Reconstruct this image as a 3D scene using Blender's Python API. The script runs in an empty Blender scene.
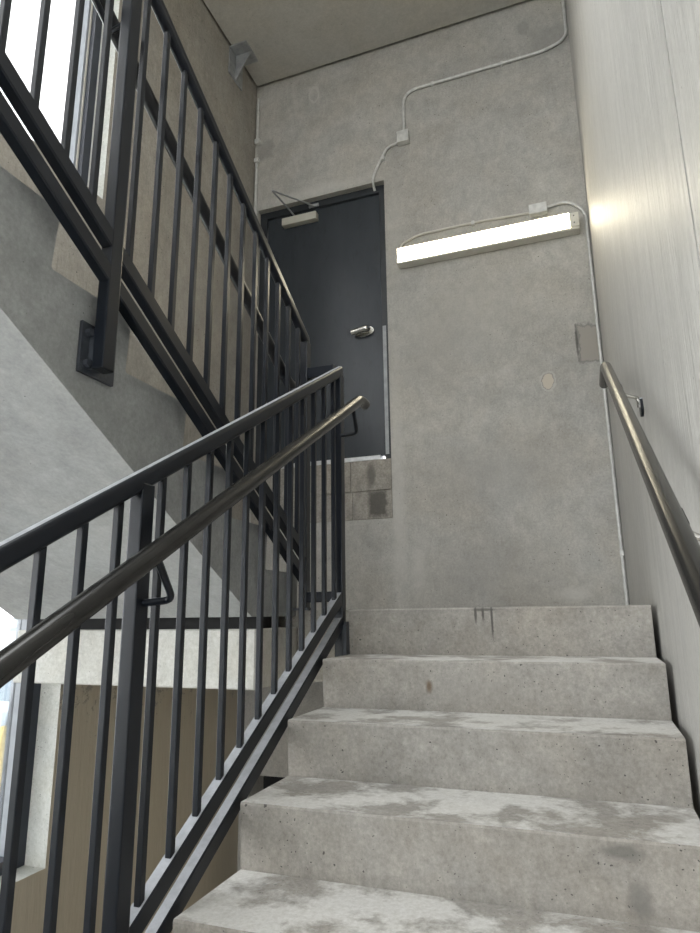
import bpy, bmesh, math, random
from mathutils import Vector, Matrix
random.seed(7)
SC = bpy.context.scene
COL = SC.collection
R, T = 0.178, 0.3117            # riser and tread of both flights
K = R / T
XR, XL, YB = 1.235, -1.48, 1.70 # right wall, left wall, back wall
YREAR, ZC, ZF, ZG = -5.0, 4.75, -12 * R, -24 * R

# ------------------------------------------------------------------ helpers
def V(*a): return Vector(a)

def link(name, bm, mat=None, parent=None, smooth=False):
    flat = name in ('top_rail', 'bottom_rail', 'post', 'link_rail')
    bmesh.ops.recalc_face_normals(bm, faces=bm.faces)
    me = bpy.data.meshes.new(name)
    bm.to_mesh(me); bm.free()
    if smooth and not flat:
        for p in me.polygons: p.use_smooth = True
        try: me.set_sharp_from_angle(angle=math.radians(35))
        except Exception: pass
    o = bpy.data.objects.new(name, me)
    if mat:
        for m in (mat if isinstance(mat, (list, tuple)) else [mat]): me.materials.append(m)
    COL.objects.link(o)
    if parent: o.parent = parent
    return o

def thing(name, label, cat, loc=(0, 0, 0), group=None, kind=None):
    o = bpy.data.objects.new(name, None)
    o.empty_display_size = .1
    COL.objects.link(o); o.location = loc
    tag(o, label, cat, group, kind)
    return o

def tag(o, label=None, cat=None, group=None, kind=None):
    if label: o['label'] = label
    if cat: o['category'] = cat
    if group: o['group'] = group
    if kind: o['kind'] = kind
    return o

def adopt(root):
    """children are modelled in world coordinates: keep them there under a root that is not at the origin"""
    off = root.location.copy()
    for ch in [c for c in bpy.data.objects if c.parent == root]:
        ch.location = ch.location - off

def box(bm, x0, x1, y0, y1, z0, z1, mi=0):
    vs = [bm.verts.new((x, y, z)) for x in (x0, x1) for y in (y0, y1) for z in (z0, z1)]
    fs = []
    for f in ((0, 1, 3, 2), (4, 6, 7, 5), (0, 4, 5, 1), (2, 3, 7, 6), (0, 2, 6, 4), (1, 5, 7, 3)):
        fc = bm.faces.new([vs[i] for i in f]); fc.material_index = mi; fs.append(fc)
    return vs, fs

def prism(bm, prof, a0, a1, axis='x', mi=0):
    """profile extruded along an axis; profile is (y,z) for x, (x,z) for y, (x,y) for z"""
    def P(p, a):
        return {'x': (a, p[0], p[1]), 'y': (p[0], a, p[1]), 'z': (p[0], p[1], a)}[axis]
    A = [bm.verts.new(P(p, a0)) for p in prof]; B = [bm.verts.new(P(p, a1)) for p in prof]
    n = len(prof)
    fs = [bm.faces.new(A), bm.faces.new(B[::-1])]
    for i in range(n): fs.append(bm.faces.new((A[i], B[i], B[(i + 1) % n], A[(i + 1) % n])))
    for f in fs: f.material_index = mi
    return fs

def bevel(bm, w, seg=1, ang=30):
    es = [e for e in bm.edges if len(e.link_faces) == 2 and e.calc_face_angle(0) > math.radians(ang)]
    bmesh.ops.bevel(bm, geom=es, offset=w, segments=seg, affect='EDGES', profile=.6, clamp_overlap=True)

def boxo(name, b, mat, parent=None, bev=0, seg=1):
    bm = bmesh.new(); box(bm, *b)
    bmesh.ops.recalc_face_normals(bm, faces=bm.faces)
    if bev: bevel(bm, bev, seg)
    return link(name, bm, mat, parent, smooth=seg > 1)

def fillet(pts, r, n=6):
    pts = [Vector(p) for p in pts]; out = [pts[0]]
    for i in range(1, len(pts) - 1):
        a, b, c = pts[i - 1], pts[i], pts[i + 1]
        u, w = (a - b), (c - b)
        rr = min(r, u.length * .48, w.length * .48)
        p, q = b + u.normalized() * rr, b + w.normalized() * rr
        for k in range(n + 1):
            t = k / n
            out.append(p * (1 - t) ** 2 + b * 2 * t * (1 - t) + q * t * t)
    out.append(pts[-1]); return out

def tube(bm, pts, r, n=14, cap=True, ry=None):
    pts = [Vector(p) for p in pts]
    ry = ry or r
    ref = None; rings = []
    for i, p in enumerate(pts):
        if i == 0: t = pts[1] - p
        elif i == len(pts) - 1: t = p - pts[i - 1]
        else: t = (pts[i + 1] - p).normalized() + (p - pts[i - 1]).normalized()
        t.normalize()
        if ref is None:
            ref = Vector((1, 0, 0)) if abs(t.x) < .8 else Vector((0, 0, 1))
        ref = (ref - t * ref.dot(t)).normalized()
        s = t.cross(ref)
        rings.append([bm.verts.new(p + ref * math.cos(a) * r + s * math.sin(a) * ry)
                      for a in [2 * math.pi * k / n for k in range(n)]])
    for A, B in zip(rings, rings[1:]):
        for k in range(n): bm.faces.new((A[k], A[(k + 1) % n], B[(k + 1) % n], B[k]))
    if cap: bm.faces.new(rings[0][::-1]); bm.faces.new(rings[-1])

def tubeo(name, pts, r, mat, parent=None, n=14, ry=None):
    bm = bmesh.new(); tube(bm, pts, r, n, ry=ry)
    return link(name, bm, mat, parent, smooth=True)

def disc(bm, c, axis, r, h, n=24, rz=None):
    c, axis = Vector(c), Vector(axis).normalized()
    tube(bm, [c - axis * h / 2, c + axis * h / 2], r, n, ry=rz or r)

# ------------------------------------------------------------------ materials
class NT:
    def __init__(s, m):
        m.use_nodes = True; s.t = m.node_tree; s.t.nodes.clear()
        s.out = s.t.nodes.new('ShaderNodeOutputMaterial')
    def n(s, kind, **kw):
        nd = s.t.nodes.new('ShaderNode' + kind)
        for k, v in kw.items():
            if k.startswith('i_'):
                nd.inputs[k[2:].replace('_', ' ')].default_value = v
            else: setattr(nd, k, v)
        return nd
    def l(s, a, b): s.t.links.new(a, b)
    def math(s, op, a, b=None, c=None):
        nd = s.n('Math', operation=op)
        for i, v in enumerate((a, b, c)):
            if v is None: continue
            if isinstance(v, (int, float)): nd.inputs[i].default_value = v
            else: s.l(v, nd.inputs[i])
        return nd.outputs[0]
    def mix(s, f, a, b, mode='MIX'):
        nd = s.n('Mix', data_type='RGBA', blend_type=mode)
        for i, v in ((0, f), (6, a), (7, b)):
            if isinstance(v, (int, float)): nd.inputs[i].default_value = v
            elif isinstance(v, tuple): nd.inputs[i].default_value = (*v, 1) if len(v) == 3 else v
            else: s.l(v, nd.inputs[i])
        return nd.outputs[2]
    def rng(s, v, a, b, c=0., d=1.):
        nd = s.n('MapRange'); nd.clamp = True
        s.l(v, nd.inputs[0])
        for i, x in enumerate((a, b, c, d)): nd.inputs[i + 1].default_value = x
        return nd.outputs[0]
    def noise(s, vec, scale, detail=4, rough=.55, dist=0.):
        nd = s.n('TexNoise'); s.l(vec, nd.inputs['Vector'])
        nd.inputs['Scale'].default_value = scale; nd.inputs['Detail'].default_value = detail
        nd.inputs['Roughness'].default_value = rough; nd.inputs['Distortion'].default_value = dist
        return nd.outputs[0]
    def vmap(s, vec, sc):
        nd = s.n('Mapping'); s.l(vec, nd.inputs[0]); nd.inputs['Scale'].default_value = sc
        return nd.outputs[0]

def concrete(name, base, var=.16, pits=.5, streak=0, rough=.85, marks=(), grain=.3, dust_toplight=None, bump=.25, tint=(1., .97, .93), pitscale=34, fine=.5):
    m = bpy.data.materials.new(name); t = NT(m)
    pos = t.n('NewGeometry').outputs['Position']
    b = Vector(base)
    lo = tuple(b * (1 - var)); hi = tuple(b * (1 + var))
    n1 = t.noise(pos, 1.3, 8, .66, .8)
    n2 = t.noise(pos, 7., 7, .68, .5)
    f = t.math('ADD', t.math('MULTIPLY', n1, .5), t.math('MULTIPLY', n2, .5))
    c = t.mix(t.rng(f, .38, .62), lo, hi)
    n3 = t.noise(pos, 1.9, 5, .6, .5)            # warm and cool clouds
    c = t.mix(t.rng(n3, .4, .65, 0, .9), c, (tint[0], tint[1], tint[2]), 'MULTIPLY')
    if streak:
        ns = t.noise(t.vmap(pos, (16, 16, .55)), 1., 6, .62, .3)
        c = t.mix(t.rng(ns, .38, .66, 0, streak), c, tuple(b * .70))
        ns2 = t.noise(t.vmap(pos, (48, 48, 1.6)), 1., 4, .6)
        c = t.mix(t.rng(ns2, .48, .72, 0, streak * .8), c, tuple(b * 1.25))
    g = t.noise(pos, 70, 5, .8)
    g2 = t.noise(t.vmap(pos, (1, 1, .6)), 26, 8, .8, .3)
    c = t.mix(grain, c, t.mix(t.rng(g, .28, .72), (.0, .0, .0), (1., 1., 1.)), 'OVERLAY')
    c = t.mix(grain * .55, c, t.mix(t.rng(g2, .34, .66), (.0, .0, .0), (1., 1., 1.)), 'OVERLAY')
    # pale scuffs
    sc1 = t.noise(t.vmap(pos, (1, 1, 1.8)), 24, 6, .8, 1.6)
    sc2 = t.noise(pos, 2.1, 3, .5)
    scf = t.math('MULTIPLY', t.rng(sc1, .62, .70), t.rng(sc2, .47, .62))
    c = t.mix(t.math('MULTIPLY', scf, .45), c, tuple(b * 1.55))
    hgt = t.math('MULTIPLY', g, .3)
    if pits:
        wv = t.n('TexNoise'); t.l(pos, wv.inputs['Vector']); wv.inputs['Scale'].default_value = 60; wv.inputs['Detail'].default_value = 2
        vm = t.n('VectorMath', operation='MULTIPLY_ADD'); t.l(wv.outputs['Color'], vm.inputs[0]); vm.inputs[1].default_value = (.016, .016, .016); t.l(pos, vm.inputs[2])
        cl = t.rng(t.noise(pos, 1.7, 3, .5), .40, .60)
        for scl, amt, mx in ((pitscale, pits, .17), (pitscale * 2.6, pits * 1.1, .24)):
            vo = t.n('TexVoronoi', feature='F1'); t.l(vm.outputs[0], vo.inputs['Vector']); vo.inputs['Scale'].default_value = scl
            rnd = t.n('SeparateColor'); t.l(vo.outputs['Color'], rnd.inputs[0])
            sel = t.math('MULTIPLY', t.rng(rnd.outputs[0], 1 - amt * .45, 1.0, 0., mx), t.rng(cl, 0, 1, .55, 1.))
            pit = t.math('LESS_THAN', vo.outputs['Distance'], sel)
            c = t.mix(t.math('MULTIPLY', pit, .85), c, tuple(b * .22))
            hgt = t.math('SUBTRACT', hgt, pit)
    if dust_toplight:
        nz = t.n('SeparateXYZ'); t.l(t.n('NewGeometry').outputs['True Normal'], nz.inputs[0])
        up = t.math('GREATER_THAN', nz.outputs[2], .7)
        dn = t.noise(t.vmap(pos, (1, 1, 1)), 5.2, 13, .66, .15)
        df = t.math('MULTIPLY', up, t.rng(dn, .44, .54, .12, 1.))
        c = t.mix(df, c, t.mix(.25, dust_toplight, t.mix(t.rng(g, .3, .7), (0., 0., 0.), (1., 1., 1.)), 'OVERLAY'))
    if streak:
        hs = t.noise(t.vmap(pos, (1, 46, 5)), 1., 3, .6)
        hgt = t.math('ADD', hgt, t.math('MULTIPLY', hs, 5.))
    sep = None
    for mk in marks:
        ax, u0, z0, ru, rz, col, st, soft = mk[:8]
        if sep is None:
            sp = t.n('SeparateXYZ'); t.l(pos, sp.inputs[0]); sep = sp.outputs
            wob = t.math('MULTIPLY', t.math('SUBTRACT', t.noise(pos, 17, 5, .75), .5), .95)
        u = t.math('DIVIDE', t.math('SUBTRACT', sep[{'x': 0, 'y': 1}[ax]], u0), ru)
        w = t.math('DIVIDE', t.math('SUBTRACT', sep[2], z0), rz)
        if len(mk) > 8 and mk[8] == 'box':
            d = t.math('MAXIMUM', t.math('ABSOLUTE', u), t.math('ABSOLUTE', w))
        else:
            d = t.math('SQRT', t.math('ADD', t.math('MULTIPLY', u, u), t.math('MULTIPLY', w, w)))
        d = t.math('ADD', d, wob)
        if len(mk) > 8 and mk[8] == 'ring':
            d = t.math('ADD', t.math('MULTIPLY', t.math('ABSOLUTE', t.math('SUBTRACT', d, .85)), 6.), .0)
        f = t.rng(d, 1 - soft, 1 + soft * .3, st, 0)
        c = t.mix(f, c, tuple(b * col) if isinstance(col, float) else col)
    bs = t.n('BsdfPrincipled')
    t.l(c, bs.inputs['Base Color']); bs.inputs['Roughness'].default_value = rough
    bs.inputs['Specular IOR Level'].default_value = .3
    bp = t.n('Bump'); bp.inputs['Strength'].default_value = bump; bp.inputs['Distance'].default_value = .004
    t.l(hgt, bp.inputs['Height']); t.l(bp.outputs[0], bs.inputs['Normal'])
    t.l(bs.outputs[0], t.out.inputs[0])
    return m

def metal(name, base, rough=.4, metallic=0., var=.15, wear=None, wearamt=.3, scale=14, spec=.5, stretch=(1, 1, 1), dust_toplight=None):
    m = bpy.data.materials.new(name); t = NT(m)
    pos = t.n('NewGeometry').outputs['Position']
    b = Vector(base)
    n1 = t.noise(t.vmap(pos, stretch), scale, 5, .6)
    c = t.mix(t.rng(n1, .35, .65), tuple(b * (1 - var)), tuple(b * (1 + var)))
    if wear:
        n2 = t.noise(t.vmap(pos, stretch), scale * 2.6, 5, .75, .8)
        c = t.mix(t.rng(n2, .54, .66, 0, wearamt), c, wear)
    if dust_toplight:  # on steel: light from above put into the up-facing colour
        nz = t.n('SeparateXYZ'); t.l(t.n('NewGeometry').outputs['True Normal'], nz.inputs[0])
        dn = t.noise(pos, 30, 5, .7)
        c = t.mix(t.math('MULTIPLY', t.math('GREATER_THAN', nz.outputs[2], .75), t.rng(dn, .3, .6, .75, 1.)), c, dust_toplight)
    bs = t.n('BsdfPrincipled'); t.l(c, bs.inputs['Base Color'])
    bs.inputs['Metallic'].default_value = metallic
    bs.inputs['Specular IOR Level'].default_value = spec
    bs.inputs['Roughness'].default_value = rough
    t.l(bs.outputs[0], t.out.inputs[0])
    return m

def emis(name, col, st):
    m = bpy.data.materials.new(name); t = NT(m)
    e = t.n('Emission'); e.inputs[0].default_value = (*col, 1); e.inputs[1].default_value = st
    t.l(e.outputs[0], t.out.inputs[0]); return m

def glass(name):
    m = bpy.data.materials.new(name); t = NT(m)
    tr = t.n('BsdfTransparent'); tr.inputs[0].default_value = (.95, .95, .94, 1)
    gl = t.n('BsdfGlossy'); gl.inputs['Roughness'].default_value = .02
    fr = t.n('Fresnel'); fr.inputs[0].default_value = 1.45
    mx = t.n('MixShader'); t.l(t.math('MULTIPLY', fr.outputs[0], .8), mx.inputs[0])
    t.l(tr.outputs[0], mx.inputs[1]); t.l(gl.outputs[0], mx.inputs[2])
    t.l(mx.outputs[0], t.out.inputs[0]); return m

LT, DK = 1.16, .72
M = {}
M['back'] = concrete('back wall concrete', (.43, .42, .395), var=.14, pits=.5, grain=.20, marks=[
    ('x', .864, 1.554, .056, .080, 1.35, .5, .10), ('x', .864, 1.554, .043, .064, .45, .85, .08),
    ('x', .864, 1.554, .039, .060, (.58, .53, .45), 1., .08),
    ('x', .70, 1.30, .10, .13, 1.25, .22, .6), ('x', .45, .95, .5, .25, .84, .5, .9), ('x', .1, 1.9, .5, .3, .88, .4, .9),
    ('x', .35, 2.2, .5, .35, 1.12, .4, .9), ('x', .9, .10, .12, .05, 1.5, .5, .6), ('x', -.1, .3, .06, .25, 1.35, .4, .7),
    ('x', 1.156, 1.79, .082, .145, .50, .8, .10, 'box'), ('x', 1.162, 1.79, .070, .125, (.37, .345, .31), 1., .08, 'box'),
    ('x', 1.076, 1.80, .010, .13, .22, .8, .5),
    ('x', .905, 4.527, .045, .075, .70, .55, .2),
    ('x', -.904, 4.50, .05, .09, 1.3, .6, .2, 'ring'),
    ('x', -1.38, 4.07, .09, .10, .55, .5, .25, 'box'),
    ('x', 1.10, 4.34, .17, .14, .66, .5, .3, 'box'),
    ('x', -.85, 3.52, .62, .07, 1.5, .40, .8),
    ('x', -.235, .95, .06, 1.1, 1.32, .5, .6),
    ('x', -.2, 3.0, .08, .6, 1.2, .35, .7),
    ('x', .4, .25, .7, .3, .80, .30, .8),
])
M['right'] = concrete('right wall concrete', (.43, .42, .395), var=.08, pits=.10, streak=.40, rough=.48, grain=.10, tint=(.98, .985, 1.), bump=.35, marks=[
    ('y', -.30, 1.1, .05, .55, .72, .45, .8),
    ('y', .35, .8, .10, .5, .80, .3, .8),
])
M['left'] = concrete('left wall concrete', (.335, .318, .288), var=.16, pits=.35, marks=[('y', .2, -2.4, 4.5, 2.115, (.50, .45, .365), .85, .02, 'box')], grain=.18, streak=.10, tint=(1, .97, .93))
M['ceiling'] = concrete('ceiling concrete', (.48, .47, .44), var=.08, pits=.06, grain=.12)
M['flightup'] = concrete('upper flight concrete', (.31, .315, .31), var=.15, pits=.22, grain=.16, tint=(.98, 1, 1.))
M['soffit'] = concrete('lit soffit concrete', (.40, .405, .40), var=.15, pits=.08, grain=.13, tint=(.96, .98, 1))  # paler copy of the flight concrete: light from below painted in
M['step'] = concrete('step concrete', (.305, .290, .267), var=.15, pits=1.0, grain=.24, dust_toplight=(.62, .61, .585), marks=[
    ('x', .585, -.012, .007, .035, .25, .9, .5), ('x', .620, -.03, .0055, .085, .25, .9, .5), ('x', .555, -.012, .006, .045, .3, .9, .5), ('x', .59, .004, .05, .008, .35, .8, .5),
    ('x', .42, -.27, .014, .025, (.12, .07, .03), .8, .6), ('x', 1.05, -.665, .03, .05, .5, .7, .6),
    ('x', 1.02, -.562, .05, .020, .42, .7, .5), ('x', .60, -.28, .20, .06, .8, .4, .7)])
M['floor'] = concrete('landing concrete', (.33, .315, .28), var=.14, pits=.4, grain=.3, dust_toplight=(.47, .46, .43))
M['beam'] = concrete('beam concrete', (.54, .54, .51), var=.10, pits=.3, grain=.2)
M['reveal'] = concrete('daylit reveal concrete', (.55, .56, .53), var=.09, pits=1., grain=.2, pitscale=30)  # paler reveal concrete, with the daylight put into its colour
M['block'] = concrete('concrete block', (.33, .31, .28), var=.22, pits=.9, grain=.30, pitscale=70, marks=[
    ('x', -.395, .78, .075, .10, .30, .85, .25, 'box'), ('x', -.44, .99, .04, .10, .42, .8, .5)])
M['mortar'] = concrete('mortar', (.38, .36, .33), var=.08, pits=0)
M['steel'] = metal('black painted steel', (.006, .0085, .0135), .33, var=.06, wear=None, spec=.32, dust_toplight=(.46, .475, .51))  # pale tone on up-facing faces stands in for light from above
M['steelgrey'] = metal('dark steel welded plate', (.035, .04, .05), .45, var=.25, wear=(.10, .11, .12), wearamt=.4, scale=20)
M['pipe'] = metal('worn brown black handrail steel', (.040, .039, .037), .24, metallic=.6, var=.10, scale=9, stretch=(3, .5, 1))
M['pipedark'] = metal('dark handrail steel', (.014, .015, .018), .30, metallic=.2, var=.1)
M['door'] = metal('slate grey door paint', (.034, .041, .050), .27, var=.08, wear=(.02, .02, .022), wearamt=.35, scale=9, stretch=(1, 1, .3))
M['doorframe'] = metal('dark frame paint', (.022, .026, .031), .38, var=.15)
M['alu'] = metal('brushed aluminium', (.62, .63, .64), .35, metallic=.8, var=.1, scale=30)
M['chrome'] = metal('satin chrome', (.55, .54, .50), .22, metallic=1., var=.08)
M['galv'] = metal('galvanised conduit', (.62, .62, .60), .42, metallic=.15, var=.12, scale=25)
M['whitebox'] = metal('white enamel', (.62, .60, .54), .45, var=.05)
M['closer'] = metal('cream closer paint', (.52, .50, .44), .5, var=.05)
M['galvplate'] = metal('galvanised bracket plate', (.34, .35, .36), .5, metallic=.3, var=.15, scale=18)
M['winframe'] = metal('dark window frame', (.022, .027, .040), .4, var=.12)
M['winalu'] = metal('grey window frame inner', (.26, .28, .31), .4, var=.1)
M['rubber'] = metal('black rubber', (.008, .008, .008), .8, var=.1)
M['lens'] = emis('lit diffuser', (1., .90, .66), 8.)
M['glass'] = glass('window glass')
M['dark'] = metal('unlit void paint', (.01, .01, .01), .9, var=.1)
M['house'] = metal('pale stucco', (.55, .58, .60), .9, var=.06, scale=2)
M['houseyellow'] = metal('ochre stucco', (.62, .52, .25), .9, var=.06, scale=2)
M['housewin'] = metal('house window grey', (.14, .18, .22), .3, var=.1)
M['roof'] = metal('grey roofing', (.25, .29, .33), .8, var=.1, scale=4)
M['ground'] = metal('outdoor paving', (.42, .42, .40), .9, var=.1, scale=1)

# ------------------------------------------------------------------ room shell
def S(o): o['kind'] = 'structure'; return o

# back wall with the raised door opening and a low service opening
DX0, DX1, DZ0, DZ1 = -1.44, -.280, .667, 3.462
bm = bmesh.new()
yb0, yb1 = YB, YB + .30
LZ = -1.12                                     # head of the low opening
box(bm, DX1, XR + .3, yb0, yb1, LZ, ZC + .3)   # right of the door
box(bm, XL - .3, DX0, yb0, yb1, LZ, ZC + .3)
box(bm, DX0, DX1, yb0, yb1, DZ1, ZC + .3)
box(bm, DX0, DX1, yb0, yb1, LZ, DZ0)
box(bm, XL - .3, -1.40, yb0, yb1, ZG - .2, LZ)
box(bm, -.2, XR + .3, yb0, yb1, ZG - .2, LZ)
S(link('wall_back', bm, M['back']))
# right wall in two precast panels with a joint between them
bm = bmesh.new()
gj = -1.535
box(bm, XR, XR + .25, gj + .006, YB, ZG - .2, ZC + .3)
box(bm, XR, XR + .25, YREAR - .3, gj - .006, ZG - .2, ZC + .3)
box(bm, XR + .02, XR + .25, gj - .006, gj + .006, ZG - .2, ZC + .3)
S(link('wall_right', bm, M['right']))
# left wall: a low window and a high window
WY1, WY0 = -.098, -4.5
W1 = (-1.14, 1.30); W2 = (2.385, 4.55)
DP = .26
bm = bmesh.new()
box(bm, XL - DP, XL, WY1, YB, ZG - .2, ZC + .3)
box(bm, XL - DP, XL, YREAR - .3, WY0, ZG - .2, ZC + .3)
for a, b in ((ZG - .2, W1[0]), (W1[1], W2[0]), (W2[1], ZC + .3)):
    box(bm, XL - DP, XL, WY0, WY1, a, b)
wl = S(link('wall_left', bm, [M['left'], M['reveal']]))
for p in wl.data.polygons:                      # reveals of both windows, coloured pale for the daylight
    c = p.center
    if abs(c.y - WY1) < .003 or (abs(c.y - WY0) < .003) or (abs(p.normal.z) > .9 and WY0 < c.y < WY1 and (abs(c.z - W1[0]) < .01 or abs(c.z - W2[0]) < .01)):
        p.material_index = 1
# rear wall, unseen, with two glazed openings added to let light in
RX0, RX1 = -1.36, 1.12
RZ = ((-1.6, 1.3), (2.72, 4.55))
bm = bmesh.new()
y0, y1 = YREAR - .3, YREAR
box(bm, XL, RX0, y0, y1, ZG - .2, ZC + .3); box(bm, RX1, XR, y0, y1, ZG - .2, ZC + .3)
for a, b in ((ZG - .2, RZ[0][0]), (RZ[0][1], RZ[1][0]), (RZ[1][1], ZC + .3)): box(bm, RX0, RX1, y0, y1, a, b)
S(link('wall_rear', bm, M['left']))
# ceiling slab, held a finger's width off the walls
bm = bmesh.new()
KX0, KX1, KY0, KY1 = -1.15, 1.0, -3.6, -.75   # unseen skylight added for light from above
box(bm, XL + .022, XR, KY1, YB - .030, ZC, ZC + .18)
box(bm, XL + .022, XR, YREAR, KY0, ZC, ZC + .18)
box(bm, XL + .022, KX0, KY0, KY1, ZC, ZC + .18); box(bm, KX1, XR, KY0, KY1, ZC, ZC + .18)
S(link('ceiling', bm, M['ceiling']))
bm = bmesh.new()
ra = (XL - .26, XR + .25, YREAR - .3, YB + .3)
box(bm, ra[0], ra[1], KY1, ra[3], ZC + .21, ZC + .36); box(bm, ra[0], ra[1], ra[2], KY0, ZC + .21, ZC + .36)
box(bm, ra[0], KX0, KY0, KY1, ZC + .181, ZC + .36); box(bm, KX1, ra[1], KY0, KY1, ZC + .181, ZC + .36)
S(link('trim_1', bm, M['dark']))
# floors
bm = bmesh.new()
prism(bm, [(XL, 0), (1.2145, 0), (1.2145, .28), (XR, .28), (XR, YB), (XL, YB)], -.295, .011, 'z')
S(link('floor', bm, M['floor']))
S(boxo('floor', (XL, XR, YREAR, YB, ZG - .2, ZG), M['floor']))
S(boxo('floor', (XL, XR, YREAR, -11 * T + .46, ZF - .25, ZF), M['floor']))
S(boxo('floor', (XL, XR, YREAR, -11 * T - .0, 12 * R - .25, 12 * R), M['floor']))

# ------------------------------------------------------------------ windows
def window(name, z0, z1):
    w = thing(name, None, None, kind='structure')
    fx0, fx1 = XL - .225, XL - .125
    f = .055
    bm = bmesh.new()
    box(bm, fx0, fx1, WY1 - f, WY1, z0, z1)
    box(bm, fx0, fx1, WY0, WY0 + f, z0, z1)
    box(bm, fx0, fx1, WY0 + f, WY1 - f, z0, z0 + f)
    box(bm, fx0, fx1, WY0 + f, WY1 - f, z1 - f, z1)
    link('window_frame', bm, M['winframe'], w)
    for y in (-1.72, -3.1):
        boxo('mullion', (fx0, fx1, y - .025, y + .025, z0 + f, z1 - f), M['winframe'], w)
    bm = bmesh.new()
    box(bm, fx0 - .012, fx0 + .058, WY1 - f - .024, WY1 - f, z0 + f, z1 - f)
    link('glazing_bead', bm, M['winalu'], w)
    boxo('seal', (fx0 + .060, fx0 + .068, WY1 - f - .010, WY1 - f, z0 + f, z1 - f), M['whitebox'], w)
    boxo('pane', (fx0 + .012, fx0 + .018, WY0 + f, WY1 - f - .024, z0 + f, z1 - f), M['glass'], w)
    return w
window('window_1', *W1); window('window_2', *W2)
for i, (a, b) in enumerate(RZ):  # rear windows, out of view, added for light from behind
    w = thing('window_%d' % (i + 3), None, None, kind='structure')
    bm = bmesh.new(); f = .06; ya, yb = YREAR - .2, YREAR - .1
    box(bm, RX0, RX0 + f, ya, yb, a, b); box(bm, RX1 - f, RX1, ya, yb, a, b)
    box(bm, RX0 + f, RX1 - f, ya, yb, a, a + f); box(bm, RX0 + f, RX1 - f, ya, yb, b - f, b)
    box(bm, -.13, -.07, ya, yb, a + f, b - f)
    link('window_frame', bm, M['winframe'], w)
    boxo('pane', (RX0 + f, RX1 - f, ya + .04, ya + .046, a + f, b - f), M['glass'], w)

w = thing('window_5', None, None, kind='structure')  # glazing of the added, unseen skylight
bm = bmesh.new(); f = .05; za, zb = ZC + .36, ZC + .42
box(bm, KX0 - f, KX0 + f, KY0 - f, KY1 + f, za, zb); box(bm, KX1 - f, KX1 + f, KY0 - f, KY1 + f, za, zb)
box(bm, KX0 + f, KX1 - f, KY0 - f, KY0 + f, za, zb); box(bm, KX0 + f, KX1 - f, KY1 - f, KY1 + f, za, zb)
link('window_frame', bm, M['winframe'], w)
boxo('pane', (KX0 + f, KX1 - f, KY0 + f, KY1 - f, za + .03, za + .036), M['glass'], w)

# ------------------------------------------------------------------ stairs
NB = .0137
CH = .006
LX0, LX1 = 0.0, 1.2145
low = thing('stair_flight', 'worn pale concrete steps climbing to the landing below the strip light', 'stairs', (LX0, 0, ZF), group=None)
NL = 12
for i in range(1, NL):
    y, z = -i * T, -i * R
    prof = [(y + CH * .4, z - CH), (y + CH, z), (y + T + NB, z), (y + NB, z - R)]
    bm = bmesh.new(); prism(bm, prof, LX0, LX1)
    link('step', bm, M['step'], low)
# nosing piece at landing level and the sloping waist below the steps
bm = bmesh.new()
prism(bm, [(-.0 + CH * .4, -CH), (CH, .0035), (.10, .0035), (.10, 0), (.0, 0), (-.0, -R + .0), (NB, -R)], LX0, LX1)
bm.free()
yend = -(NL - 1) * T
WST = .25
prof = [(NB, -R), (0.0 + NB, -.42), (yend, -.42 + K * yend + .0), (yend - .0, ZF)]
prof = [(NB, -R)]
for i in range(1, NL):
    prof += [(-i * T + NB, -(i) * R - R) if i < NL - 1 else (-i * T + NB, -NL * R)]
prof = [(NB, -R), (-(NL - 1) * T + NB, -NL * R), (-(NL - 1) * T + .45, -NL * R), (NB, -R - .22)]
bm = bmesh.new(); prism(bm, prof, LX0, LX1)
link('waist_slab', bm, M['step'], low)
# riser of the landing edge
bm = bmesh.new()
prism(bm, [(CH * .4, -CH + .012), (CH, .013), (.05, .013), (.05, -R), (NB, -R)], LX0, LX1)
bmesh.ops.translate(bm, verts=bm.verts, vec=(0, -.0145, 0))
link('top_riser', bm, M['step'], low)
adopt(low)

UX0, UX1 = XL + .004, -.26
YS = .022
NU = 12
ZB = -.014
ya = -(.25 + ZB) / K                            # where the soffit meets the flat bearing foot
yt = YS - NU * T
prof = [(YS - NB, ZB), (ya, ZB), (yt, -K * yt - .25), (yt, NU * R)]
for k in range(NU, 0, -1):
    y, z = YS - (k - 1) * T, k * R
    prof += [(y - CH, z), (y - CH * .4, z - CH), (y - NB, z - R + .006)] + ([(y - NB + .006, z - R)] if k > 1 else [])
bm = bmesh.new(); prism(bm, prof, UX0, UX1)
w_ = link('stair_flight', bm, [M['flightup'], M['soffit']])
for p in w_.data.polygons:
    if p.normal.z < -.5: p.material_index = 1
tag(w_, 'upper concrete flight seen from below with its sawtooth edge and smooth sloping soffit', 'stairs')

bm_ = boxo('concrete_beam', (XL, -.25, -.395, -.002, -.292, -.062), M['beam'], bev=.006)
tag(bm_, 'pale concrete ledge beam carrying the foot of the upper flight', 'beam')
bp_ = boxo('bearing_strip', (XL + .02, -.30, -.30, -.16, -.062, ZB), M['rubber'])
tag(bp_, 'black bearing strip in the gap between beam and upper flight', 'bearing strip')

# ------------------------------------------------------------------ steel guards
def slanted(bm, x0, x1, y0, y1, s, h0, h1, bev=.004):
    """bar following z = s*y, vertical ends, between heights h0 and h1"""
    fs = prism(bm, [(y0, s * y0 + h0), (y1, s * y1 + h0), (y1, s * y1 + h1), (y0, s * y0 + h1)], x0, x1)
    bmesh.ops.recalc_face_normals(bm, faces=bm.faces)
    bevel(bm, bev, 1 if bev < .005 else 6)

def bar(name, x0, x1, y0, y1, s, h0, h1, mat, parent, bev=.004):
    bm = bmesh.new(); slanted(bm, x0, x1, y0, y1, s, h0, h1, bev)
    return link(name, bm, mat, parent, smooth=True)

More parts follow.
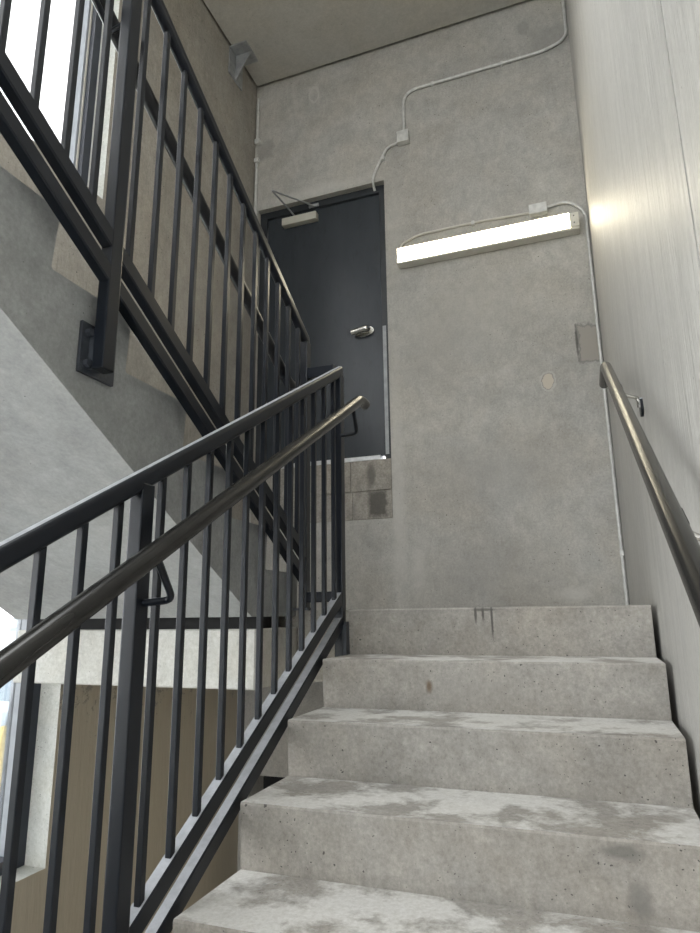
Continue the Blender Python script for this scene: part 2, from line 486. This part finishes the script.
def square_bar(w, h, shear):
    bm = bmesh.new()
    vs, fs = box(bm, -w / 2, w / 2, -w / 2, w / 2, 0, h)
    for v in vs: v.co.z += v.co.y * shear
    bmesh.ops.recalc_face_normals(bm, faces=bm.faces)
    bevel(bm, .002, 1)
    return bm

def guard(label, sgn, x0, x1, off, dh, ys_bal, posts, ylow, yhigh, postbase, face_x, grab_x, loc, group=None):
    """sgn = +1: z rises with y (lower flight); -1: z falls with y"""
    s = K * sgn
    g = thing('stair_guardrail', label, 'railing', loc)
    ya, yb = (ylow, yhigh)
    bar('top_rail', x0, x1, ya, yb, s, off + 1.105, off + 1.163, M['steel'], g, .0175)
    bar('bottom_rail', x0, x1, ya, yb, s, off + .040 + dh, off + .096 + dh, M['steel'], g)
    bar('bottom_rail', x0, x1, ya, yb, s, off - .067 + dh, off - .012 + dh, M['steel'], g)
    xc = (x0 + x1) / 2
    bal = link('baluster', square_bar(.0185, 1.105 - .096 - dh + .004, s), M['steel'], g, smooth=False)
    first = True
    for y in ys_bal:
        o = bal if first else bal.copy()
        if not first: COL.objects.link(o); o.parent = g
        first = False
        o.location = (xc, y, s * y + off + .094 + dh)
    for (p0, p1, zb, plate) in posts:
        yc = (p0 + p1) / 2
        bm = bmesh.new()
        box(bm, x0 - .001, x1 + .001, p0, p1, zb, s * yc + off + 1.12)
        bmesh.ops.recalc_face_normals(bm, faces=bm.faces); bevel(bm, .004, 2)
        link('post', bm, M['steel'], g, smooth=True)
        if plate:
            a, b, zc, hh = plate
            bm = bmesh.new()
            xa, xb = sorted((face_x, x0 if face_x < x0 else x1))
            if face_x < x0: box(bm, face_x + .001, face_x + .011, a, b, zc - hh, zc + hh); box(bm, face_x + .011, x0, p0 + .004, p1 - .004, zc - hh * .8, zc + hh * .8)
            else: box(bm, face_x - .011, face_x - .001, a, b, zc - hh, zc + hh); box(bm, x1, face_x - .011, p0 + .004, p1 - .004, zc - hh * .8, zc + hh * .8)
            bmesh.ops.recalc_face_normals(bm, faces=bm.faces)
            pl = link('mounting_plate', bm, M['steelgrey'], g)
            for bz in (-hh * .62, hh * .62):
                for by in (a + .022,):
                    sx = 1 if face_x < x0 else -1
                    bb = bmesh.new(); disc(bb, (face_x + sx * .018, by, zc + bz), (1, 0, 0), .012, .016, 6)
                    link('bolt', bb, M['steelgrey'], pl)
    return g, s

GX0, GX1 = -.055, -.018
bal_low = [-.09 - .1126 * i for i in range(12)] + [-1.49 - .1115 * i for i in range(9)]
posts_low = [(-.040, .006, -.20, (-.045, .011, -.115, .075)), (-1.430, -1.382, -1.06, (-1.50, -1.31, -.98, .07)), (-2.80, -2.752, -1.86, (-2.87, -2.68, -1.78, .07))]
bal_low = [y for y in bal_low if y > -2.70 or y < -2.84]
gl, s_ = guard('black steel baluster guardrail along the open left edge of the lower steps', 1, GX0, GX1, 0, .012, bal_low, posts_low, -2.80, .004, -.2, LX0 + .002, 0, (-.037, -1.4, -1.0))
HX = .065
def grab(g, x, sgn, off, y0, y1, ext, brks, x_post, mat):
    s = K * sgn
    hz = off + .955
    ylast = y1
    end = V(x, ylast, s * ylast + hz)
    pts = [V(x, y0, s * y0 + hz), end, end + V(0, ext, 0)]
    tubeo('handrail', fillet(pts, .05, 5), .0255, mat, g, 20)
    for yb_ in brks:
        zc = s * yb_ + hz
        dz = -.115
        path = fillet([V(x, yb_, zc - .02), V(x - .012 * (1 if x > x_post else -1), yb_ + .082 , zc - .110), V(x_post, yb_ + .066, zc - .117)], .022, 5)
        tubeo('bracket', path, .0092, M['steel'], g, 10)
grab(gl, HX, 1, .022, -2.75, .0, .075, [-1.466, -.100], GX1 + .0, M['pipe'])
adopt(gl)

UGX0, UGX1 = -.23, -.193
bal_up = [-.100 - .1105 * i for i in range(12)] + [-1.48 - .1105 * i for i in range(11)]
bal_up = [y for y in bal_up if y > -2.70]
posts_up = [(-.036, .010, .02, (-.10, .02, .09, .0001)), (-1.410, -1.362, .655, (-1.436, -1.299, .718, .074)), (-2.79, -2.742, 1.44, (-2.84, -2.66, 1.50, .075))]
posts_up[0] = (-.036, .010, .012, None)
gu, s_ = guard('black steel baluster guardrail rising to the upper left along the upper flight', -1, UGX0, UGX1, R, 0.0, bal_up, posts_up, -2.78, .006, .6, UX1 + .001, 0, (-.21, -1.4, 1.0))
grab(gu, -.32, -1, R + .0, -2.75, .02, .10, [-1.45, -.085], UGX0, M['pipedark'])
# short level piece closing the well between both end posts
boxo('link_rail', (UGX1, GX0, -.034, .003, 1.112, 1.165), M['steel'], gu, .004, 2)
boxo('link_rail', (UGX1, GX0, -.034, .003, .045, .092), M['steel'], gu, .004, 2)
boxo('post_foot', (UGX0 - .02, UGX1 + .02, -.055, .035, 0.011, .021), M['steelgrey'], gu)
adopt(gu)

# wall handrail on the right
hr = thing('wall_handrail', 'round worn steel handrail bracketed to the pale right wall', 'handrail', (XR, 0, 1))
RX = 1.1485
hz = .985
e = V(RX, .02, K * .02 + hz)
tubeo('rail', fillet([V(RX, -2.6, -K * 2.6 + hz), e, e + V(0, .24, 0)], .05, 6), .0215, M['pipe'], hr, 24)
for yb_ in (-.345, -1.43, -2.4):
    zc = K * yb_ + hz
    pts = fillet([V(RX + .012, yb_, zc - .022), V(RX + .034, yb_, zc - .048), V(XR - .010, yb_, zc - .062), V(XR - .010, yb_ + .004, zc - .098)], .014, 5)
    br = tubeo('bracket', pts, .0065, M['chrome'], hr, 10)
    bm = bmesh.new(); disc(bm, (XR - .005, yb_, zc - .098), (1, 0, 0), .034, .009, 24)
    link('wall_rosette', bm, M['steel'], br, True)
    bm = bmesh.new(); prism(bm, [(yb_ - .032, zc - .010 - .032 * K), (yb_ + .032, zc - .010 + .032 * K), (yb_ + .020, zc - .036 + .020 * K), (yb_ - .020, zc - .036 - .020 * K)], RX + .002, RX + .027)
    link('saddle', bm, M['rubber'], br)
adopt(hr)

# ------------------------------------------------------------------ door with its block infill
inf = bmesh.new()
yf = YB + .004
box(inf, DX0, DX1, YB + .014, YB + .20, DZ0, 1.112, 1)
courses = [(DZ0 + .004, .872), (.882, 1.112)]
for ci, (a, b) in enumerate(courses):
    xs = [DX0, -1.02, -.60, DX1] if ci == 1 else [DX0, -1.23, -.81, -.385 - .2, DX1]
    for xa, xb in zip(xs, xs[1:]):
        box(inf, xa + .005, xb - .005, yf, YB + .05, a, b, 0)
o = link('wall_blockwork', inf, [M['block'], M['mortar']]); S(o)

d = thing('door_1', 'dark slate grey steel door set high in the back wall', None, kind='structure')
fy0 = YB + .055
fw_ = .062
bm = bmesh.new()
box(bm, DX1 - fw_, DX1, fy0, fy0 + .13, 1.112, DZ1)
box(bm, DX0, DX0 + fw_, fy0, fy0 + .13, 1.112, DZ1)
box(bm, DX0 + fw_, DX1 - fw_, fy0, fy0 + .13, DZ1 - .06, DZ1)
link('door_frame', bm, M['doorframe'], d)
leaf = boxo('door_leaf', (DX0 + fw_ + .004, DX1 - fw_ - .006, fy0 + .022, fy0 + .066, 1.155, DZ1 - .064), M['door'], d, .002)
boxo('threshold', (DX0, DX1 - .085, YB + .004, fy0 + .08, 1.112, 1.147), M['alu'], d, .003)
boxo('latch_guard', (DX1 - fw_ + .004, DX1 - .030, fy0 - .003, fy0 - .0005, 1.16, 2.20), M['galvplate'], d)
lf = fy0 + .022
hx, hzz = -.452, 2.19
bm = bmesh.new()
ring = [(hx - .045 + .085 * math.cos(q * math.pi / 16), hzz - .004 + .044 * math.sin(q * math.pi / 16)) for q in range(32)]
prism(bm, ring, lf - .016, lf - .001, 'y')
esc = link('escutcheon', bm, M['chrome'], leaf, True)
bm = bmesh.new()
tube(bm, fillet([V(hx, lf - .014, hzz), V(hx, lf - .062, hzz), V(hx - .135, lf - .058, hzz - .020)], .022, 5), .019, 14, ry=.024)
link('lever_handle', bm, M['chrome'], leaf, True)
bm = bmesh.new(); disc(bm, (hx + .004, lf - .068, hzz), (0, 1, 0), .013, .012, 16)
link('lock_cylinder', bm, M['steelgrey'], leaf, True)
# closer: body on the leaf, two arms folding out from the head
cl = boxo('door_closer', (-1.215, -.895, lf - .058, lf - .001, 3.275, 3.345), M['closer'], leaf, .004, 2)
a0, ap, a1 = V(-1.10, lf - .05, 3.352), V(-1.165, lf - .34, 3.415), V(-.92, lf - .03, 3.412)
bm = bmesh.new(); tube(bm, [a0, ap], .009, 8, ry=.006); bm2 = None
link('closer_arm', bm, M['galvplate'], leaf, True)
bm = bmesh.new(); tube(bm, [a1, ap], .009, 8, ry=.006)
link('closer_arm', bm, M['galvplate'], leaf, True)
bm = bmesh.new(); box(bm, -.97, -.88, fy0 - .014, fy0 + .0, 3.405, 3.43)
link('arm_shoe', bm, M['galvplate'], d)

# dark low opening behind the lower flight
d2 = thing('door_2', None, None, kind='structure')
bm = bmesh.new(); box(bm, -1.40, -.2, YB + .22, YB + .26, ZG, LZ)
link('door_leaf', bm, M['dark'], d2)

# ------------------------------------------------------------------ lamps
def strip_light(label, loc, rot=0, group=None):
    """1.33 long, built along +x from its left end, wall behind at y = 0, facing -y"""
    t_ = thing('strip_light', label, 'lamp', loc)
    t_.rotation_euler = (0, 0, rot)
    if group: t_['group'] = group
    L = 1.335
    bm = bmesh.new()
    prism(bm, [(-.001, .0), (-.078, .0), (-.083, .005), (-.083, .012), (-.030, .012), (-.030, .135), (-.001, .135)], 0, L)
    link('housing', bm, M['whitebox'], t_)
    prof = [(-.031, .013), (-.078, .013), (-.087, .020), (-.087, .128), (-.078, .134), (-.031, .136)]
    bm = bmesh.new(); prism(bm, prof, .006, L - .062)
    df = link('diffuser', bm, [M['lens'], M['whitebox']], t_)
    for p in df.data.polygons:
        if p.normal.z > .5: p.material_index = 1
    bm = bmesh.new(); prism(bm, [(-.031, .017), (-.084, .017), (-.088, .024), (-.088, .122), (-.080, .130), (-.031, .137)], L - .061, L)
    ec = link('end_cap', bm, M['whitebox'], t_)
    for z_ in (.100, .045):
        bm = bmesh.new(); disc(bm, (L - .032, -.0895, z_), (0, 1, 0), .0045, .004, 10)
        link('screw', bm, M['steelgrey'], ec)
    bm = bmesh.new(); prism(bm, [(-.031, .017), (-.084, .017), (-.088, .024), (-.088, .122), (-.080, .130), (-.031, .137)], 0, .006)
    link('end_cap', bm, M['whitebox'], t_)
    return t_
strip_light('lit white strip light high on the back wall right of the door', (-.168, YB, 2.628))
strip_light('lit white strip light one storey down behind the lower steps', (-.15, YB, 2.628 - 24 * R))
strip_light('added white strip light on the unseen rear wall behind the viewpoint', (.6, YREAR, 2.38), math.pi)  # unseen lamp added to brighten the stairwell from behind

# ------------------------------------------------------------------ conduits and boxes
yc = YB - .014
def strap(x, z, parent, rot=0):
    bm = bmesh.new()
    box(bm, x - .011, x + .011, YB - .026, YB, z - .016, z - .0125 + .028)
    bmesh.ops.recalc_face_normals(bm, faces=bm.faces)
    return link('strap', bm, M['galv'], parent)
c1 = thing('conduit', 'grey conduit bending from the ceiling corner down to the small box above the door', 'pipe', (0, YB, 4.2))
tubeo('pipe', fillet([V(XR - .016, yc, ZC + .1), V(XR - .016, yc, 4.30), V(1.05, yc, 4.243), V(-.089, yc, 4.24), V(-.092, yc, 3.84)], .13, 9), .0125, M['galv'], c1, 12)
for x in (.16, .72): strap(x, 4.238, c1)
adopt(c1)
b1 = boxo('junction_box', (-.148, -.048, YB - .058, YB, 3.735, 3.842), M['galv'], bev=.004)
tag(b1, 'small square grey junction box above the right end of the door', 'junction box')
c2 = thing('conduit', 'thin flexible conduit curling from the junction box down to the door head', 'pipe', (-.3, YB, 3.6))
tubeo('pipe', fillet([V(-.148, yc, 3.765), V(-.24, yc, 3.75), V(-.345, yc, 3.56), V(-.375, yc, 3.47), V(-.376, YB + .05, 3.42)], .08, 7), .011, M['galv'], c2, 10)
strap(-.275, 3.655, c2)
adopt(c2)
c3 = thing('conduit', 'thin grey conduit running down the right corner beside the strip light', 'pipe', (1.2, YB, 1.5))
tubeo('pipe', fillet([V(.965, yc, 2.888), V(1.10, yc, 2.905), V(XR - .016, yc, 2.80), V(XR - .016, yc, 2.5), V(XR - .016, yc, .0)], .10, 8), .0105, M['galv'], c3, 12)
strap(XR - .016, 1.55, c3); strap(XR - .016, .35, c3); strap(XR - .016, 2.25, c3)
adopt(c3)
b2 = boxo('junction_box', (.835, .962, YB - .05, YB, 2.835, 2.915), M['galv'], bev=.003)
tag(b2, 'grey junction box just above the right end of the strip light', 'junction box')
c4 = thing('cable', 'white cable looping over the strip light from its left end to the junction box', 'cable', (.3, YB, 2.8))
tubeo('pipe', fillet([V(.835, YB - .012, 2.872), V(.45, YB - .010, 2.892), V(-.02, YB - .012, 2.888), V(-.150, YB - .012, 2.83), V(-.158, YB - .016, 2.768)], .12, 9), .0085, M['whitebox'], c4, 10)
strap(.42, 2.885, c4)
adopt(c4)
c5 = thing('conduit', 'vertical grey conduit in the left corner above the door', 'pipe', (XL, YB, 3.8))
tubeo('pipe', [V(XL + .025, yc, 3.42), V(XL + .025, yc, 3.96)], .0125, M['galv'], c5, 12)
tubeo('pipe', [V(XL + .028, yc, 4.16), V(XL + .028, yc, 4.62)], .0125, M['galv'], c5, 12)
boxo('coupling', (XL + .008, XL + .058, YB - .04, YB, 4.13, 4.18), M['galv'], c5, .004)
boxo('coupling', (XL + .008, XL + .052, YB - .04, YB, 3.94, 3.98), M['galv'], c5, .004)
adopt(c5)

# steel angle bracket between the left wall and the ceiling slab
sb = thing('steel_bracket', 'grey steel angle bracket with gusset joining left wall and ceiling', 'bracket', (XL, 1.3, ZC))
y0_, y1_ = 1.20, 1.42
boxo('wall_plate', (XL, XL + .012, y0_, y1_, 4.48, ZC - .002), M['galvplate'], sb, .002)
boxo('ceiling_plate', (XL + .012, XL + .165, y0_, y1_, ZC - .014, ZC - .001), M['galvplate'], sb, .002)
bm = bmesh.new(); prism(bm, [(XL + .012, 4.49), (XL + .012, ZC - .014), (XL + .155, ZC - .014)], 1.30, 1.312, 'y')
link('gusset', bm, M['galvplate'], sb)
adopt(sb)

# ------------------------------------------------------------------ outside
g = boxo('ground', (-60, 60, -60, 60, ZF - 5.4, ZF - 5.2), M['ground']); g['kind'] = 'structure'; g.name = 'floor_outside'
def house(x0, x1, y0, y1, z1, mat, label, wins):
    h = thing('house', label, 'building', ((x0 + x1) / 2, (y0 + y1) / 2, ZF - 5.2))
    boxo('wall', (x0, x1, y0, y1, ZF - 5.2, z1), mat, h)
    boxo('roof', (x0 - .3, x1 + .3, y0 - .3, y1 + .3, z1, z1 + .25), M['roof'], h)
    for (ya, yb_, za, zb) in wins:
        boxo('window', (x1, x1 + .05, ya, yb_, za, zb), M['housewin'], h)
    adopt(h)
house(-20, -12, 7.5, 16, -.25, M['house'], 'pale stucco building seen through the lower window', [(9.0, 9.6, -1.9, -1.2), (10.6, 11.2, -1.9, -1.2)])
house(-11.6, -10.0, 7.0, 8.2, -2.0, M['houseyellow'], 'low ochre outbuilding in front of the pale building outside', [])

# ------------------------------------------------------------------ light
w = bpy.data.worlds.new('overcast sky'); SC.world = w; w.use_nodes = True
nt = w.node_tree; nt.nodes.clear()
out = nt.nodes.new('ShaderNodeOutputWorld'); bg = nt.nodes.new('ShaderNodeBackground')
tc = nt.nodes.new('ShaderNodeTexCoord'); nz = nt.nodes.new('ShaderNodeTexNoise'); nz.inputs['Scale'].default_value = 2.2; nz.inputs['Detail'].default_value = 4
mx = nt.nodes.new('ShaderNodeMix'); mx.data_type = 'RGBA'
mx.inputs[6].default_value = (.88, .94, 1.0, 1); mx.inputs[7].default_value = (1., .99, .98, 1)
nt.links.new(tc.outputs['Generated'], nz.inputs['Vector']); nt.links.new(nz.outputs[0], mx.inputs[0])
nt.links.new(mx.outputs[2], bg.inputs[0]); bg.inputs[1].default_value = 3.0
nt.links.new(bg.outputs[0], out.inputs[0])

# sampling portals in the window openings (they emit nothing, they only steer the sky light)
def portal(loc, direction, sx, sy):
    ld = bpy.data.lights.new('window_portal', 'AREA'); ld.shape = 'RECTANGLE'; ld.size = sx; ld.size_y = sy
    ld.cycles.is_portal = True
    lo_ = bpy.data.objects.new('window_portal', ld); COL.objects.link(lo_)
    lo_.location = loc; lo_.rotation_euler = Vector(direction).to_track_quat('-Z', 'Y').to_euler()
wyc, wyl = (WY0 + WY1) / 2, WY1 - WY0
for a, b in (W1, W2):
    portal((XL - DP - .02, wyc, (a + b) / 2), (1, 0, 0), wyl, b - a)
for a, b in RZ:
    portal(((RX0 + RX1) / 2, YREAR - .32, (a + b) / 2), (0, 1, 0), RX1 - RX0, b - a)
portal(((KX0 + KX1) / 2, (KY0 + KY1) / 2, ZC + .45), (0, 0, -1), KX1 - KX0, KY1 - KY0)
SC.cycles.sample_clamp_indirect = 4
SC.cycles.caustics_reflective = False; SC.cycles.caustics_refractive = False

# ------------------------------------------------------------------ camera
f_, pt, yw, rl = 640.427, .2272976, -.3476778, -.0117747
fw = V(math.sin(yw) * math.cos(pt), math.cos(yw) * math.cos(pt), math.sin(pt))
rt = V(math.cos(yw), -math.sin(yw), 0); upv = rt.cross(fw)
r2 = rt * math.cos(rl) + upv * math.sin(rl); u2 = -rt * math.sin(rl) + upv * math.cos(rl)
cam = bpy.data.objects.new('camera', bpy.data.cameras.new('camera')); COL.objects.link(cam)
mat = Matrix((r2, u2, -fw)).transposed().to_4x4(); mat.translation = V(.996969, -2.720590, -.010013)
cam.matrix_world = mat
cam.data.sensor_fit = 'HORIZONTAL'; cam.data.sensor_width = 36; cam.data.lens = 36 * f_ / 700
cam.data.clip_start = .02; cam.data.clip_end = 300
SC.camera = cam
vs = SC.view_settings
vs.view_transform = 'Standard'; vs.look = 'None'; vs.gamma = 1; vs.use_curve_mapping = False
vs.exposure = 1.6
